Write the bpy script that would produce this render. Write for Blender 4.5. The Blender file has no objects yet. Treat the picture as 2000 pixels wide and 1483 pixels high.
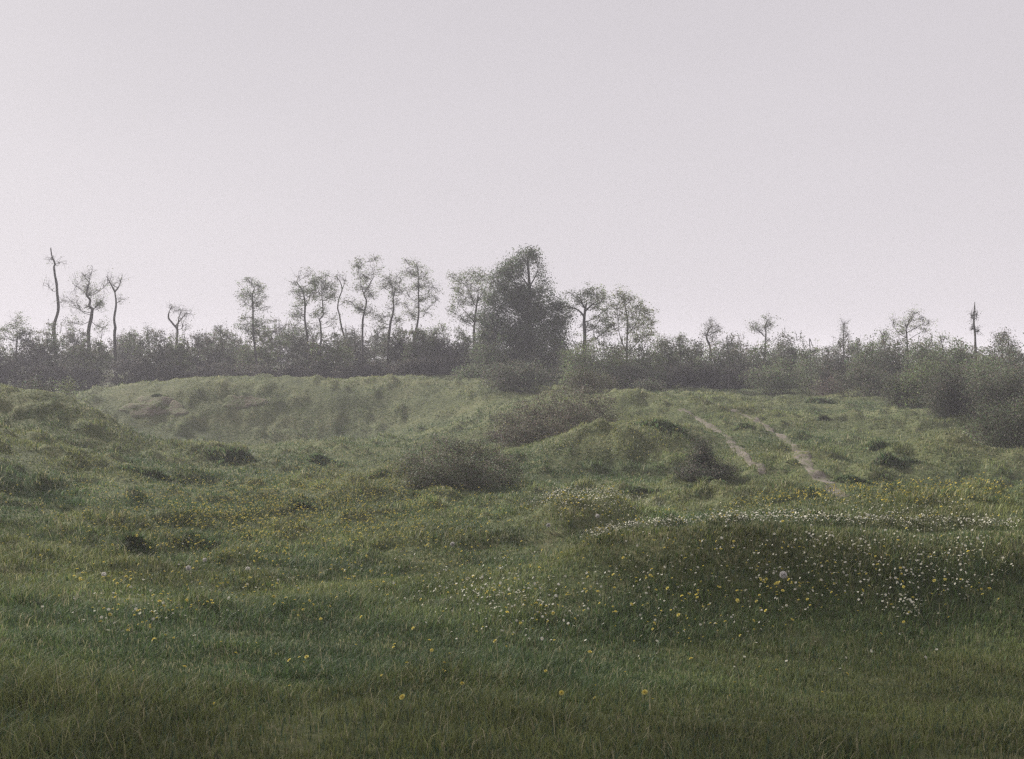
import bpy, math, random
import numpy as np
from mathutils import Vector
rng = np.random.default_rng(7)
random.seed(7)
PI = math.pi
sc = bpy.context.scene
COL = sc.collection
R = math.radians

# ------------------------------------------------------------------ camera frame
EYE = 1.75
F, CX, CY, HY = 2200.0, 1000.0, 741.5, 705.0
PITCH = math.atan((CY - HY) / F)
def ray(px, py):
    a = (np.asarray(px, float) - CX) / F; b = (CY - np.asarray(py, float)) / F
    dy = math.cos(PITCH) + b * math.sin(PITCH); dz = -math.sin(PITCH) + b * math.cos(PITCH)
    return a / dy, dz / dy                      # per metre of depth
def at(px, py, D):
    dx, dz = ray(px, py)
    return np.array([dx * D, D, EYE + dz * D])

# ------------------------------------------------------------------ noise
def vnoise(x, y, seed=0):
    xi = np.floor(x).astype(np.int64); yi = np.floor(y).astype(np.int64)
    fx = x - xi; fy = y - yi
    fx = fx*fx*fx*(fx*(fx*6-15)+10); fy = fy*fy*fy*(fy*(fy*6-15)+10)
    def h(a, b):
        n = (a * 374761393 + b * 668265263 + seed * 974634777) & 0xFFFFFFFF
        n = ((n ^ (n >> 13)) * 1274126177) & 0xFFFFFFFF
        return ((n ^ (n >> 16)) & 0xFFFF) / 32767.5 - 1.0
    a = h(xi, yi); b = h(xi+1, yi); c = h(xi, yi+1); d = h(xi+1, yi+1)
    return (a*(1-fx)+b*fx)*(1-fy) + (c*(1-fx)+d*fx)*fy
def fbm(x, y, oct=4, seed=0):
    s = 0; a = 1; t = 0
    for i in range(oct):
        s = s + a * vnoise(x * 2**i + 17.3*i, y * 2**i - 9.1*i, seed + i); t += a; a *= .5
    return s / t

# ------------------------------------------------------------------ terrain from measured points
CP = []   # (px, py, depth)
def row(D, *pp):
    for p in pp: CP.append((p[0], p[1], p[2] if len(p) > 2 else D))
for x in (-500, 0, 400, 800, 1200, 1600, 2000, 2500): CP.append((x, 1483, 4.9))
row(0, (-500,1300,6.8),(100,1300,6.8),(100,1200,8.6),(100,1100,11.6),(100,1000,16),(60,930,20),(200,940,20))
row(0, (-500,1100,11.4),(-500,980,16),(-500,860,23),(-500,740,32),(-900,900,23),(-900,740,32))
# near rim and big left mound
row(0, (60,842,23.5),(150,880,23),(205,912,22.5),(60,858,26.5),(-60,815,24))
row(0, (60,754,30),(140,774,29.5),(180,797,29.2),(230,830,28.8),(320,890,27.2),(60,800,28.5),(60,830,27.4),(140,818,28.2),(140,858,27),(230,872,27.3),(-60,738,30.5),(-60,790,28.5))
row(0, (60,825,33.5),(180,850,32.5),(260,875,31.5),(-60,800,34),(-500,770,38))
# left bank: foot, face, crest, back
row(0, (230,820,44),(300,835,44.3),(400,846,44.3),(520,850,44.5),(640,842,45),(760,826,45.5),(860,808,45))
row(0, (220,785,46),(300,793,46.2),(400,795,46.2),(520,795,46.6),(640,785,47),(740,772,47.8))
row(0, (150,768,47),(220,758,48),(300,757,48),(350,753,48),(400,749,48),(500,745,49),(600,744,49),(700,737,50),(750,735,50),(800,734,50),(850,748,49),(900,765,47),(960,780,45))
row(0, (150,775,54),(300,762,55),(450,752,56),(600,750,56),(750,745,56),(870,727,57),(930,735,57),(960,752,56),(820,742,56))
# hollow floor
row(0, (400,905,27),(500,870,31.5),(600,900,28),(450,880,33),(600,868,36),(700,860,36),(760,900,28),(850,848,36),(920,820,39))
row(0, (300,1000,17.5),(450,960,20.5),(600,1000,18.5),(600,950,22),(750,960,21.5),(600,1100,13.2),(400,1100,12.8),(600,1200,9.8),(400,1200,9.4),(600,1300,7.5),(350,1300,7.2),(880,1000,18.6),(880,1100,13.3),(880,1045,15.5),(750,1030,16.6),(950,960,21.5),(880,950,22))
# right foreground mound
row(0, (1060,1088,12),(1140,1056,11.8),(1200,1036,11.5),(1300,1022,11.3),(1400,1017,11.1),(1550,1015,11),(1700,1021,11),(1930,1029,11),(2100,1030,11),(2500,1030,11))
row(0, (1000,1130,10.9),(850,1205,9.5),(1250,1150,10.2),(1400,1150,10.15),(1600,1150,10.1),(1900,1150,10.1),(2400,1150,10.1))
row(0, (1000,1250,8.8),(1200,1250,9.0),(1450,1255,9.0),(1700,1255,9.0),(1950,1255,9.0),(2400,1255,9.0),(1200,1350,7.0),(1600,1350,7.1),(2000,1350,7.1))
row(0, (1250,1066,12.6),(1400,1060,12.2),(1550,1056,12),(1750,1058,12),(1930,1060,12),(2300,1060,12))
row(0, (1400,1014,14.2),(1600,1010,13.9),(1800,1008,13.8),(1950,1010,13.8),(2300,1010,13.8))
row(0, (1400,1000,16.4),(1500,986,16.6),(1600,972,17),(1700,960,17.2),(1800,956,17.2),(1930,962,17.2),(2300,965,17.2))
row(0, (1500,992,18.6),(1620,975,19),(1750,966,19.4),(1930,972,19.4),(2300,975,19.4))
# flowery middle mound
row(0, (955,1012,17.6),(1010,996,17.1),(1050,980,16.8),(1085,970,16.6),(1120,963,16.6),(1160,960,16.6),(1210,966,16.6),(1260,984,16.5),(1300,1002,16.3),(1330,1012,16))
row(0, (950,1042,15.6),(1020,1045,15.3),(1100,1050,15.1),(1180,1050,15.1),(1250,1048,15.0))
row(0, (1050,1010,18.0),(1160,1010,18.0),(1270,1012,17.8))
row(0, (1050,945,22.8),(1160,945,22.6),(1270,950,21.8),(1390,965,20.2),(1500,950,20.6),(1600,938,21.6))
# mound beside the brambles
row(0, (1030,895,25.8),(1085,868,26.4),(1140,838,27),(1190,820,27.3),(1240,812,27.5),(1300,818,27.5),(1345,838,27.3))
row(0, (1100,916,25.2),(1200,918,25.3),(1300,912,25.2))
row(0, (1060,862,29.5),(1150,845,30.2),(1250,832,30.5),(1340,832,30.5))
row(0, (1000,800,37),(1080,775,40),(1140,765,42),(1180,768,39),(1210,756,38.5),(1240,753,38.5),(1280,766,38.5),(1240,800,35.5))
row(0, (1220,770,42),(1300,790,36),(1380,800,35),(1400,825,32.5),(1480,850,29.5),(1420,900,24.6),(1500,905,24),(1600,895,25.3),(1700,905,24.2),(1600,840,32))
row(0, (1400,772,44),(1500,790,40),(1600,800,39),(1700,806,37.5),(1300,770,46),(1500,764,50),(1400,757,55),(1600,775,46),(1300,752,55),(1640,757,50),(1700,762,45),(1780,772,41),(1850,800,36),(1940,850,30))
# right hand mound
row(0, (1700,895,25.4),(1760,870,25.6),(1850,848,25.6),(1890,856,25.4),(1930,870,25),(2050,885,25),(2400,890,25),(1800,914,23.8),(1930,916,23.7),(2300,916,23.7),(1850,878,27.5),(1950,888,27.2))
row(0, (2100,800,36),(2400,760,40),(2800,760,40),(2400,740,60),(1900,740,60),(2000,760,45))
for x in (-900, -300, 200, 600, 1000, 1400, 1800, 2300, 2900):
    CP.append((x, 736, 66)); CP.append((x, 728, 85)); CP.append((x, 718, 150)); CP.append((x, 709, 500))
P = np.array([at(*c) for c in CP]); P[:, 2] -= 0.05 * np.clip(P[:, 1] / 10, .5, 1.2)
extra = []
for th in (-80, -60, 60, 80, -45, 45):
    for r_, z_ in ((5, -1.78), (10, -2.05), (18, -2.1), (32, -1.6), (60, -1.1), (150, -.9), (500, -.9)):
        extra.append((r_*math.sin(R(th)), r_*math.cos(R(th)), EYE + z_))
for th in np.arange(-80, 81, 20): 
    for r_ in (.5, 1.5, 3): extra.append((r_*math.sin(R(th)), r_*math.cos(R(th)), 0.03))
P = np.vstack([P, np.array(extra)])
def lp(x, y): return np.arctan2(x, y), np.log(np.maximum(np.hypot(x, y), .2))
U, V = lp(P[:, 0], P[:, 1])
def kern(d2): return np.where(d2 > 1e-12, .5 * d2 * np.log(np.maximum(d2, 1e-12)), 0)
n = len(P)
K = kern((U[:, None]-U[None])**2 + (V[:, None]-V[None])**2) + np.eye(n) * 4e-5
A = np.zeros((n+3, n+3)); A[:n, :n] = K; A[:n, n] = 1; A[:n, n+1] = U; A[:n, n+2] = V; A[n:, :n] = A[:n, n:].T
W = np.linalg.solve(A, np.concatenate([P[:, 2], [0, 0, 0]]))
def tps(u, v):
    out = np.empty(u.size); u = u.ravel(); v = v.ravel()
    for i in range(0, u.size, 20000):
        a, b = u[i:i+20000], v[i:i+20000]
        out[i:i+20000] = kern((a[:, None]-U)**2 + (b[:, None]-V)**2) @ W[:n] + W[n] + W[n+1]*a + W[n+2]*b
    return out
TH = np.concatenate([np.linspace(-PI, -.8, 50)[:-1], np.linspace(-.8, -.5, 100)[:-1], np.linspace(-.5, .5, 760), np.linspace(.5, .8, 100)[1:], np.linspace(.8, PI, 50)[1:]])
LR = np.concatenate([np.linspace(math.log(.4), math.log(4), 24)[:-1], np.linspace(math.log(4), math.log(75), 430), np.linspace(math.log(75), math.log(1500), 40)[1:]])
TT, LL = np.meshgrid(TH, LR, indexing='ij')
RR = np.exp(LL); GX = RR*np.sin(TT); GY = RR*np.cos(TT)
# coarse spline then refine (smooth field)
tc = np.linspace(-1.45, 1.45, 520); lc = np.linspace(LR[0], LR[-1], 420)
Hc = tps(*np.meshgrid(tc, lc, indexing='ij')).reshape(520, 420)
def bil(G, fi, fj):
    i = np.clip(np.floor(fi).astype(int), 0, G.shape[0]-2); j = np.clip(np.floor(fj).astype(int), 0, G.shape[1]-2)
    a = np.clip(fi-i, 0, 1); b = np.clip(fj-j, 0, 1)
    return (G[i, j]*(1-a)+G[i+1, j]*a)*(1-b) + (G[i, j+1]*(1-a)+G[i+1, j+1]*a)*b
GZ = bil(Hc, (np.clip(TT, -1.44, 1.44)-tc[0])/(tc[1]-tc[0]), (LL-lc[0])/(lc[1]-lc[0]))
GZ = np.clip(GZ, EYE-3.4, EYE-.35)
back = np.clip((np.abs(TT)-1.0)/.5, 0, 1); back = back*back*(3-2*back)
GZ = GZ*(1-back) + 0.0*back
near = np.clip((RR-2.5)/5, .35, 1); fadeF = np.clip((120-RR)/60, .15, 1)
m = fbm(GX*.9, GY*.9, 3, 3)
tuss = np.maximum(fbm(GX*1.5+5, GY*1.5, 3, 11)-.08, 0)
big = fbm(GX*.28, GY*.28, 2, 21)
GZ += (.09*m + .25*tuss*np.clip((RR-6)/12, .35, 1) + .09*big) * near * fadeF * np.clip(RR/16, .45, 1.15) + .012*vnoise(GX*7, GY*7, 5)
GZ -= .03
def ground_z(x, y):
    x = np.asarray(x, float); y = np.asarray(y, float)
    t, l = lp(x, y)
    return bil(GZ, np.interp(t, TH, np.arange(len(TH))), np.interp(l, LR, np.arange(len(LR))))
def curv(x, y):
    # paler dry turf on humps, darker in hollows: rim light and shade painted in
    e = .045*np.hypot(x, y)+.25
    return np.clip((ground_z(x, y)*4-ground_z(x+e, y)-ground_z(x-e, y)-ground_z(x, y+e)-ground_z(x, y-e))/e*1.6, -1, 1)
def hit(px, py, lo=3.0, hi=140.0):
    px = np.atleast_1d(np.asarray(px, float)); py = np.atleast_1d(np.asarray(py, float))
    dx, dz = ray(px, py); Ds = np.geomspace(lo, hi, 420); D = np.full(px.shape, np.nan); prev = np.full(px.shape, -1.)
    for i, d in enumerate(Ds):
        diff = ground_z(dx*d, np.full(px.shape, d)) - (EYE + dz*d)
        new = np.isnan(D) & (diff >= 0)
        if i:
            f = -prev/(diff-prev+1e-9); D[new] = (Ds[i-1] + f*(d-Ds[i-1]))[new]
        prev = diff
    return dx*D, D, EYE + dz*D

# ------------------------------------------------------------------ mesh helpers
def mesh_obj(name, verts, faces, mats, parent=None, colors=None, smooth=False, link=True):
    """faces: (k,n) int array or list of such arrays"""
    me = bpy.data.meshes.new(name)
    if isinstance(faces, np.ndarray): faces = [faces]
    faces = [f for f in faces if len(f)]
    verts = np.asarray(verts, np.float32)
    me.vertices.add(len(verts)); me.vertices.foreach_set('co', verts.ravel())
    li = np.concatenate([f.ravel() for f in faces]).astype(np.int32)
    ln = np.concatenate([np.full(len(f), f.shape[1]) for f in faces]).astype(np.int32)
    me.loops.add(len(li)); me.loops.foreach_set('vertex_index', li)
    me.polygons.add(len(ln)); me.polygons.foreach_set('loop_start', np.concatenate([[0], np.cumsum(ln)[:-1]]).astype(np.int32))
    me.polygons.foreach_set('loop_total', ln)
    if smooth: me.polygons.foreach_set('use_smooth', np.ones(len(ln), bool))
    if colors is not None:
        a = me.attributes.new('tint', 'FLOAT_COLOR', 'POINT')
        c = np.ones((len(verts), 4), np.float32); c[:, :3] = colors; a.data.foreach_set('color', c.ravel())
    me.update(calc_edges=True)
    for m_ in (mats if isinstance(mats, (list, tuple)) else [mats]): me.materials.append(m_)
    o = bpy.data.objects.new(name, me)
    if link: COL.objects.link(o)
    if parent is not None: o.parent = parent
    return o
def tag(o, label=None, cat=None, group=None, kind=None):
    if label: o['label'] = label
    if cat: o['category'] = cat
    if group: o['group'] = group
    if kind: o['kind'] = kind
    return o
def empty(name, loc):
    o = bpy.data.objects.new(name, None); o.location = loc; o.empty_display_size = .3; COL.objects.link(o); return o
def prisms(P0, P1, r0, r1, k=3):
    P0 = np.asarray(P0, float); P1 = np.asarray(P1, float); N = len(P0)
    d = P1-P0; d /= np.linalg.norm(d, axis=1, keepdims=True)+1e-9
    a = np.cross(d, np.where(np.abs(d[:, 2:3]) < .9, [[0, 0, 1.]], [[1., 0, 0]])); a /= np.linalg.norm(a, axis=1, keepdims=True)+1e-9
    b = np.cross(d, a); V_ = np.zeros((N, 2*k, 3))
    for i in range(k):
        t = 2*PI*i/k; o_ = a*math.cos(t)+b*math.sin(t)
        V_[:, i] = P0+o_*np.reshape(r0, (-1, 1)); V_[:, k+i] = P1+o_*np.reshape(r1, (-1, 1))
    q = np.array([[i, (i+1) % k, k+(i+1) % k, k+i] for i in range(k)])
    Fq = (q[None]+(np.arange(N)*2*k)[:, None, None]).reshape(-1, 4)
    return V_.reshape(-1, 3), Fq
def tube(pts, rad, k=7):
    pts = np.asarray(pts, float); n_ = len(pts); V_ = []
    for i in range(n_):
        d = pts[min(i+1, n_-1)]-pts[max(i-1, 0)]; d /= np.linalg.norm(d)+1e-9
        a = np.cross(d, [0, 1, 0.01]) if abs(d[1]) < .9 else np.cross(d, [1, 0, 0]); a /= np.linalg.norm(a); b = np.cross(d, a)
        for j in range(k):
            t = 2*PI*j/k; V_.append(pts[i]+(a*math.cos(t)+b*math.sin(t))*rad[i]*(1+.12*math.sin(j*2.3+i)))
    F_ = [[i*k+j, i*k+(j+1) % k, (i+1)*k+(j+1) % k, (i+1)*k+j] for i in range(n_-1) for j in range(k)]
    return np.array(V_), np.array(F_)
def smooth_line(pts, m_=4):
    pts = np.asarray(pts, float); out = []
    n_ = len(pts)
    for i in range(n_-1):
        p0, p1, p2, p3 = pts[max(i-1, 0)], pts[i], pts[i+1], pts[min(i+2, n_-1)]
        for t in np.arange(m_)/m_:
            out.append(.5*((2*p1)+(-p0+p2)*t+(2*p0-5*p1+4*p2-p3)*t*t+(-p0+3*p1-3*p2+p3)*t**3))
    out.append(pts[-1]); return np.array(out)
def join(parts):
    V_, F_, o_ = [], {}, 0
    for v, f in parts:
        V_.append(v); F_.setdefault(f.shape[1], []).append(f+o_); o_ += len(v)
    return np.vstack(V_), [np.vstack(x) for x in F_.values()]
def unit(n_):
    v = rng.normal(size=(n_, 3)); return v/np.linalg.norm(v, axis=1, keepdims=True)
def leaf_quads(C, s):
    """folded diamond leaves at centres C with sizes s"""
    N = len(C); nrm = unit(N)*.9+np.array([0, 0, .8]); nrm /= np.linalg.norm(nrm, axis=1, keepdims=True)+1e-9
    a = np.cross(nrm, unit(N)); a /= np.linalg.norm(a, axis=1, keepdims=True)+1e-9; b = np.cross(nrm, a)
    s = np.reshape(s, (-1, 1))
    V_ = np.stack([C-a*s*.6, C+b*s*.36+nrm*s*.1, C+a*s*.6, C-b*s*.36+nrm*s*.1], 1).reshape(-1, 3)
    return V_, (np.arange(N)[:, None]*4+np.arange(4))
def leaf_colors(N, base, spread=.3, alt=None, pa=0.):
    c = np.array(base)[None]*(1+spread*rng.normal(size=(N, 1)).clip(-2, 2)) * (1+.12*rng.normal(size=(N, 3)))
    if alt is not None:
        k_ = rng.random(N) < pa; c[k_] = np.array(alt)*(1+.25*rng.normal(size=(k_.sum(), 1)).clip(-2, 2))
    return np.clip(c, .01, .9)

# ------------------------------------------------------------------ materials
def node_mat(name, build):
    m_ = bpy.data.materials.new(name); m_.use_nodes = True; nt = m_.node_tree; nt.nodes.clear()
    build(nt, nt.nodes, nt.links); return m_
def leafy(name, transl=.35, noise_scale=1.3, rough=.6, gain=1.0):
    def b(nt, N, L):
        out = N.new('ShaderNodeOutputMaterial'); at_ = N.new('ShaderNodeAttribute'); at_.attribute_name = 'tint'
        ge = N.new('ShaderNodeNewGeometry'); no = N.new('ShaderNodeTexNoise'); no.inputs['Scale'].default_value = noise_scale; no.inputs['Detail'].default_value = 4
        L.new(ge.outputs['Position'], no.inputs['Vector'])
        mr = N.new('ShaderNodeMapRange'); mr.inputs[1].default_value = .3; mr.inputs[2].default_value = .7; mr.inputs[3].default_value = .72*gain; mr.inputs[4].default_value = 1.28*gain
        L.new(no.outputs['Fac'], mr.inputs[0])
        mu = N.new('ShaderNodeVectorMath'); mu.operation = 'SCALE'; L.new(at_.outputs['Color'], mu.inputs[0]); L.new(mr.outputs[0], mu.inputs['Scale'])
        d = N.new('ShaderNodeBsdfPrincipled'); d.inputs['Roughness'].default_value = rough; d.inputs['Specular IOR Level'].default_value = .2
        t = N.new('ShaderNodeBsdfTranslucent'); mx = N.new('ShaderNodeMixShader'); mx.inputs[0].default_value = transl
        L.new(mu.outputs[0], d.inputs['Base Color']); L.new(mu.outputs[0], t.inputs['Color'])
        L.new(d.outputs[0], mx.inputs[1]); L.new(t.outputs[0], mx.inputs[2]); L.new(mx.outputs[0], out.inputs[0])
    return node_mat(name, b)
M_leaf = leafy('leaf', .4, .8)
M_grass = leafy('grass_blade', .35, .35)
M_petal = leafy('petal', .3, 3.0, .7)
def bark_b(nt, N, L):
    out = N.new('ShaderNodeOutputMaterial'); d = N.new('ShaderNodeBsdfPrincipled'); no = N.new('ShaderNodeTexNoise')
    tc_ = N.new('ShaderNodeTexCoord'); mp = N.new('ShaderNodeMapping'); mp.inputs['Scale'].default_value = (9, 9, 2)
    L.new(tc_.outputs['Object'], mp.inputs[0]); L.new(mp.outputs[0], no.inputs['Vector']); no.inputs['Scale'].default_value = 2; no.inputs['Detail'].default_value = 6
    cr = N.new('ShaderNodeValToRGB'); cr.color_ramp.elements[0].position = .3; cr.color_ramp.elements[0].color = (.022, .02, .018, 1)
    cr.color_ramp.elements[1].position = .75; cr.color_ramp.elements[1].color = (.085, .078, .066, 1)
    L.new(no.outputs['Fac'], cr.inputs[0]); L.new(cr.outputs[0], d.inputs['Base Color']); d.inputs['Roughness'].default_value = .9
    bu = N.new('ShaderNodeBump'); bu.inputs['Strength'].default_value = .6; bu.inputs['Distance'].default_value = .02; L.new(no.outputs['Fac'], bu.inputs['Height']); L.new(bu.outputs[0], d.inputs['Normal'])
    L.new(d.outputs[0], out.inputs[0])
M_bark = node_mat('bark', bark_b)
def ramp_ground(name, stops, s1, s2, bump=.04):
    def b(nt, N, L):
        out = N.new('ShaderNodeOutputMaterial'); d = N.new('ShaderNodeBsdfPrincipled'); d.inputs['Roughness'].default_value = .95; d.inputs['Specular IOR Level'].default_value = .1
        ge = N.new('ShaderNodeNewGeometry'); n1 = N.new('ShaderNodeTexNoise'); n2 = N.new('ShaderNodeTexNoise')
        n1.inputs['Scale'].default_value = s1; n1.inputs['Detail'].default_value = 8; n1.inputs['Roughness'].default_value = .65
        n2.inputs['Scale'].default_value = s2; n2.inputs['Detail'].default_value = 6
        for q in (n1, n2): L.new(ge.outputs['Position'], q.inputs['Vector'])
        ad = N.new('ShaderNodeMath'); ad.operation = 'ADD'; L.new(n1.outputs['Fac'], ad.inputs[0]); L.new(n2.outputs['Fac'], ad.inputs[1])
        hf = N.new('ShaderNodeMath'); hf.operation = 'MULTIPLY'; hf.inputs[1].default_value = .5; L.new(ad.outputs[0], hf.inputs[0])
        cr = N.new('ShaderNodeValToRGB'); els = cr.color_ramp.elements
        while len(els) < len(stops): els.new(.5)
        for e, (p_, c_) in zip(els, stops): e.position = p_; e.color = (*c_, 1)
        L.new(hf.outputs[0], cr.inputs[0]); L.new(cr.outputs[0], d.inputs['Base Color'])
        bu = N.new('ShaderNodeBump'); bu.inputs['Strength'].default_value = .8; bu.inputs['Distance'].default_value = bump; L.new(n2.outputs['Fac'], bu.inputs['Height']); L.new(bu.outputs[0], d.inputs['Normal'])
        L.new(d.outputs[0], out.inputs[0])
    return node_mat(name, b)
M_ground = ramp_ground('turf', [(.33, (.040, .046, .024)), (.48, (.075, .09, .04)), (.58, (.12, .125, .06)), (.7, (.14, .13, .07))], .5, 9, .05)
M_path = ramp_ground('worn_earth', [(.41, (.088, .10, .048)), (.51, (.145, .128, .105)), (.64, (.205, .18, .165))], 2.2, 14, .02)
M_earth = ramp_ground('bare_bank_earth', [(.45, (.085, .10, .045)), (.56, (.115, .10, .07)), (.7, (.16, .13, .105))], 1.4, 8, .05)

# ------------------------------------------------------------------ ground
NT, NR = TT.shape
idx = np.arange(NT*NR).reshape(NT, NR)
Vg = np.stack([GX, GY, GZ], -1).reshape(-1, 3)
q = np.stack([idx[:-1, :-1], idx[:-1, 1:], idx[1:, 1:], idx[1:, :-1]], -1).reshape(-1, 4)
cen = len(Vg); Vg = np.vstack([Vg, [[0, 0, float(GZ[:, 0].mean())]]])
fan = np.stack([idx[1:, 0], np.full(NT-1, cen), idx[:-1, 0]], -1)
o = mesh_obj('ground', Vg, [q[:, ::-1], fan[:, ::-1]], M_ground, smooth=True); tag(o, kind='structure')

# draped strips: worn tracks and slipped earth
def drape_strip(name, pix, wpx, mat, m_=14, lift=.008):
    xs, ys, zs = hit(*zip(*pix)); line = smooth_line(np.stack([xs, ys], 1), m_)
    wd = np.interp(np.linspace(0, 1, len(line)), np.linspace(0, 1, len(wpx)), wpx)/F*np.hypot(line[:, 0], line[:, 1])
    V_ = []
    d = np.gradient(line, axis=0); nrm = np.stack([-d[:, 1], d[:, 0]], 1); nrm /= np.linalg.norm(nrm, axis=1, keepdims=True)+1e-9
    K_ = 7
    for i in range(len(line)):
        j1 = .85+.3*math.sin(i*.31)+.15*math.sin(i*.83); j2 = .85+.3*math.sin(i*.27+2)+.15*math.sin(i*.71)
        for k in range(K_):
            t = (k/(K_-1)-.5); p = line[i]+nrm[i]*wd[i]*t*(j1 if t < 0 else j2); V_.append((p[0], p[1], 0))
    V_ = np.array(V_); V_[:, 2] = ground_z(V_[:, 0], V_[:, 1])+lift
    e = np.arange(len(line))*K_; V_[e, 2] -= lift+.03; V_[e+K_-1, 2] -= lift+.03
    F_ = np.array([[i*K_+k, i*K_+k+1, (i+1)*K_+k+1, (i+1)*K_+k] for i in range(len(line)-1) for k in range(K_-1)])
    o_ = mesh_obj(name, V_, F_[:, ::-1], mat, smooth=True); return o_, line, wd
bare = []
o, l_, w_ = drape_strip('path', [(1655, 972), (1622, 946), (1594, 922), (1572, 900), (1555, 880), (1532, 858), (1500, 836), (1462, 815), (1430, 800)], [54, 54, 42, 34, 27, 22, 17, 13], M_path); tag(o, kind='structure'); bare.append((l_, w_))
o, l_, w_ = drape_strip('path', [(1490, 925), (1462, 898), (1432, 870), (1402, 845), (1365, 818), (1330, 800)], [18, 34, 31, 26, 22, 18], M_path); tag(o, kind='structure')
bare.append((l_, w_*.6))
def drape_patch(name, px, py, rx, ry, mat):
    nr, na = 9, 40; V_ = []
    ph = rng.random(5)*6
    for i in range(nr+1):
        for j in range(na):
            a = 2*PI*j/na; rr = (i/nr)*(1+.22*math.sin(2*a+ph[0])+.16*math.sin(3*a+ph[1])+.12*math.sin(5*a+ph[2])+.08*math.sin(9*a+ph[3]))
            V_.append((px+rx*rr*math.cos(a), py+ry*rr*math.sin(a)))
    V_ = np.array(V_); x, y, z = hit(V_[:, 0], V_[:, 1], 8)
    z = ground_z(x, y)+.05; z[-na:] -= .1
    F_ = np.array([[i*na+j, i*na+(j+1) % na, (i+1)*na+(j+1) % na, (i+1)*na+j] for i in range(nr) for j in range(na)])
    o_ = mesh_obj(name, np.stack([x, y, z], 1), F_, mat, smooth=True); tag(o_, kind='structure'); return x, y
epat = []
for a in ((290, 795, 52, 20), (345, 800, 22, 12), (472, 786, 36, 15)):
    x, y = drape_patch('bare_earth', *a, M_earth); epat.append((x.mean(), y.mean(), np.ptp(x)/2, np.ptp(y)/2))

# ------------------------------------------------------------------ grass
def polar_points(N, r0, r1, power, half=.52):
    """density ~ r^-power over the sector in front of the camera"""
    t = rng.random(N); e = 2-power
    r = (r0**e + t*(r1**e-r0**e))**(1/e) if abs(e) > 1e-6 else r0*(r1/r0)**t
    th = (rng.random(N)*2-1)*half
    return r*np.sin(th), r*np.cos(th), r
xs, ys, rs = [], [], []
for a in ((360000, 3.6, 12, .6), (860000, 12, 62, 2.25), (60000, 62, 110, 2)):
    x, y, r_ = polar_points(*a); xs.append(x); ys.append(y); rs.append(r_)
gx, gy, gr = map(np.concatenate, (xs, ys, rs))
# tussocky density
dn = fbm(gx*1.6, gy*1.6, 3, 11); keep = rng.random(len(gx)) < np.clip(.72+.7*dn, .25, 1)
for (l_, w_) in bare:
    for p_, ww in zip(l_, w_): keep &= ~((rng.random(len(gx)) < .95*np.clip(1.4-2.1*np.hypot(gx-p_[0], gy-p_[1])/ww, 0, 1)))
for (ex, ey, ea, eb) in epat: keep &= ~((((gx-ex)/ea)**2+((gy-ey)/eb)**2 < .8) & (rng.random(len(gx)) < .15))
gx, gy, gr = gx[keep], gy[keep], gr[keep]; N = len(gx)
gz = ground_z(gx, gy)
patch = fbm(gx*.35+40, gy*.35, 3, 31); fine = vnoise(gx*3.1, gy*3.1, 47)
h = (.042+.045*rng.random(N)**2)*(1+.75*np.clip(fbm(gx*.8, gy*.8, 2, 51), -.6, 1)+.5*np.clip(fine, 0, 1))*np.clip(1.1-gr/80, .65, 1.1)
h *= 1+.55*fbm(gx*1.15+3, gy*1.15, 2, 93); w = np.maximum(.0032+.003*rng.random(N), .00048*gr*(.7+.7*rng.random(N)))
ts = np.clip(fbm(gx*1.5+5, gy*1.5, 3, 11)-.08, 0, .5); h *= 1+1.6*ts*np.clip((gr-6)/10, .3, 1); broad = (rng.random(N) < .035*np.clip(.5+2.5*fbm(gx*1.1+70, gy*1.1, 2, 77), 0, 2)) & (gr < 26); w[broad] *= 3.2; h[broad] *= .7
stalk = (rng.random(N) < .0035) & (gr < 16); h[stalk] *= 2.4; w[stalk] *= .55
ang = rng.random(N)*2*PI; lean = (.25+.75*rng.random(N))*h; la = ang+PI/2+rng.normal(size=N)*.5
lx, ly = np.cos(la)*lean, np.sin(la)*lean
wx, wy = np.cos(ang)*w*.5, np.sin(ang)*w*.5
b0 = np.stack([gx-wx, gy-wy, gz-.015], 1); b1 = np.stack([gx+wx, gy+wy, gz-.015], 1)
m0 = np.stack([gx-wx*.8+lx*.35, gy-wy*.8+ly*.35, gz+h*.6], 1); m1 = np.stack([gx+wx*.8+lx*.35, gy+wy*.8+ly*.35, gz+h*.6], 1)
tp = np.stack([gx+lx, gy+ly, gz+h*(1-.25*rng.random(N))], 1)
Vb = np.stack([b0, b1, m1, m0, tp], 1).reshape(-1, 3)
i5 = np.arange(N)[:, None]*5
green = np.array([.078, .12, .044]); olive = np.array([.17, .19, .066]); blue = np.array([.062, .105, .058]); straw = np.array([.33, .30, .18])
conv = curv(gx, gy)
k = np.clip(.5+patch*1.1+conv*.8+.25*rng.normal(size=N), 0, 1)[:, None]
gc = green*(1-k)+olive*k
gc = gc*(1+.38*fbm(gx*1.3+9, gy*1.3, 3, 91))[:, None]; kb = (rng.random(N) < .2+.25*np.clip(-patch, 0, 1)); gc[kb] = blue
gc[broad] = (.085, .135, .045); kd = (rng.random(N) < .06+.12*np.clip(conv, 0, 1)) | stalk; gc[kd] = straw
gc = gc*(1+.28*rng.normal(size=(N, 1)).clip(-2, 2))
o = mesh_obj('grass', Vb, [np.concatenate([i5+j for j in (0, 1, 2, 3)], 1), np.concatenate([i5+j for j in (3, 2, 4)], 1)], M_grass, colors=np.repeat(np.clip(gc, .01, .5), 5, 0))
tag(o, 'rough green meadow grass covering the hummocky ground', 'grass', kind='stuff')

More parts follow.
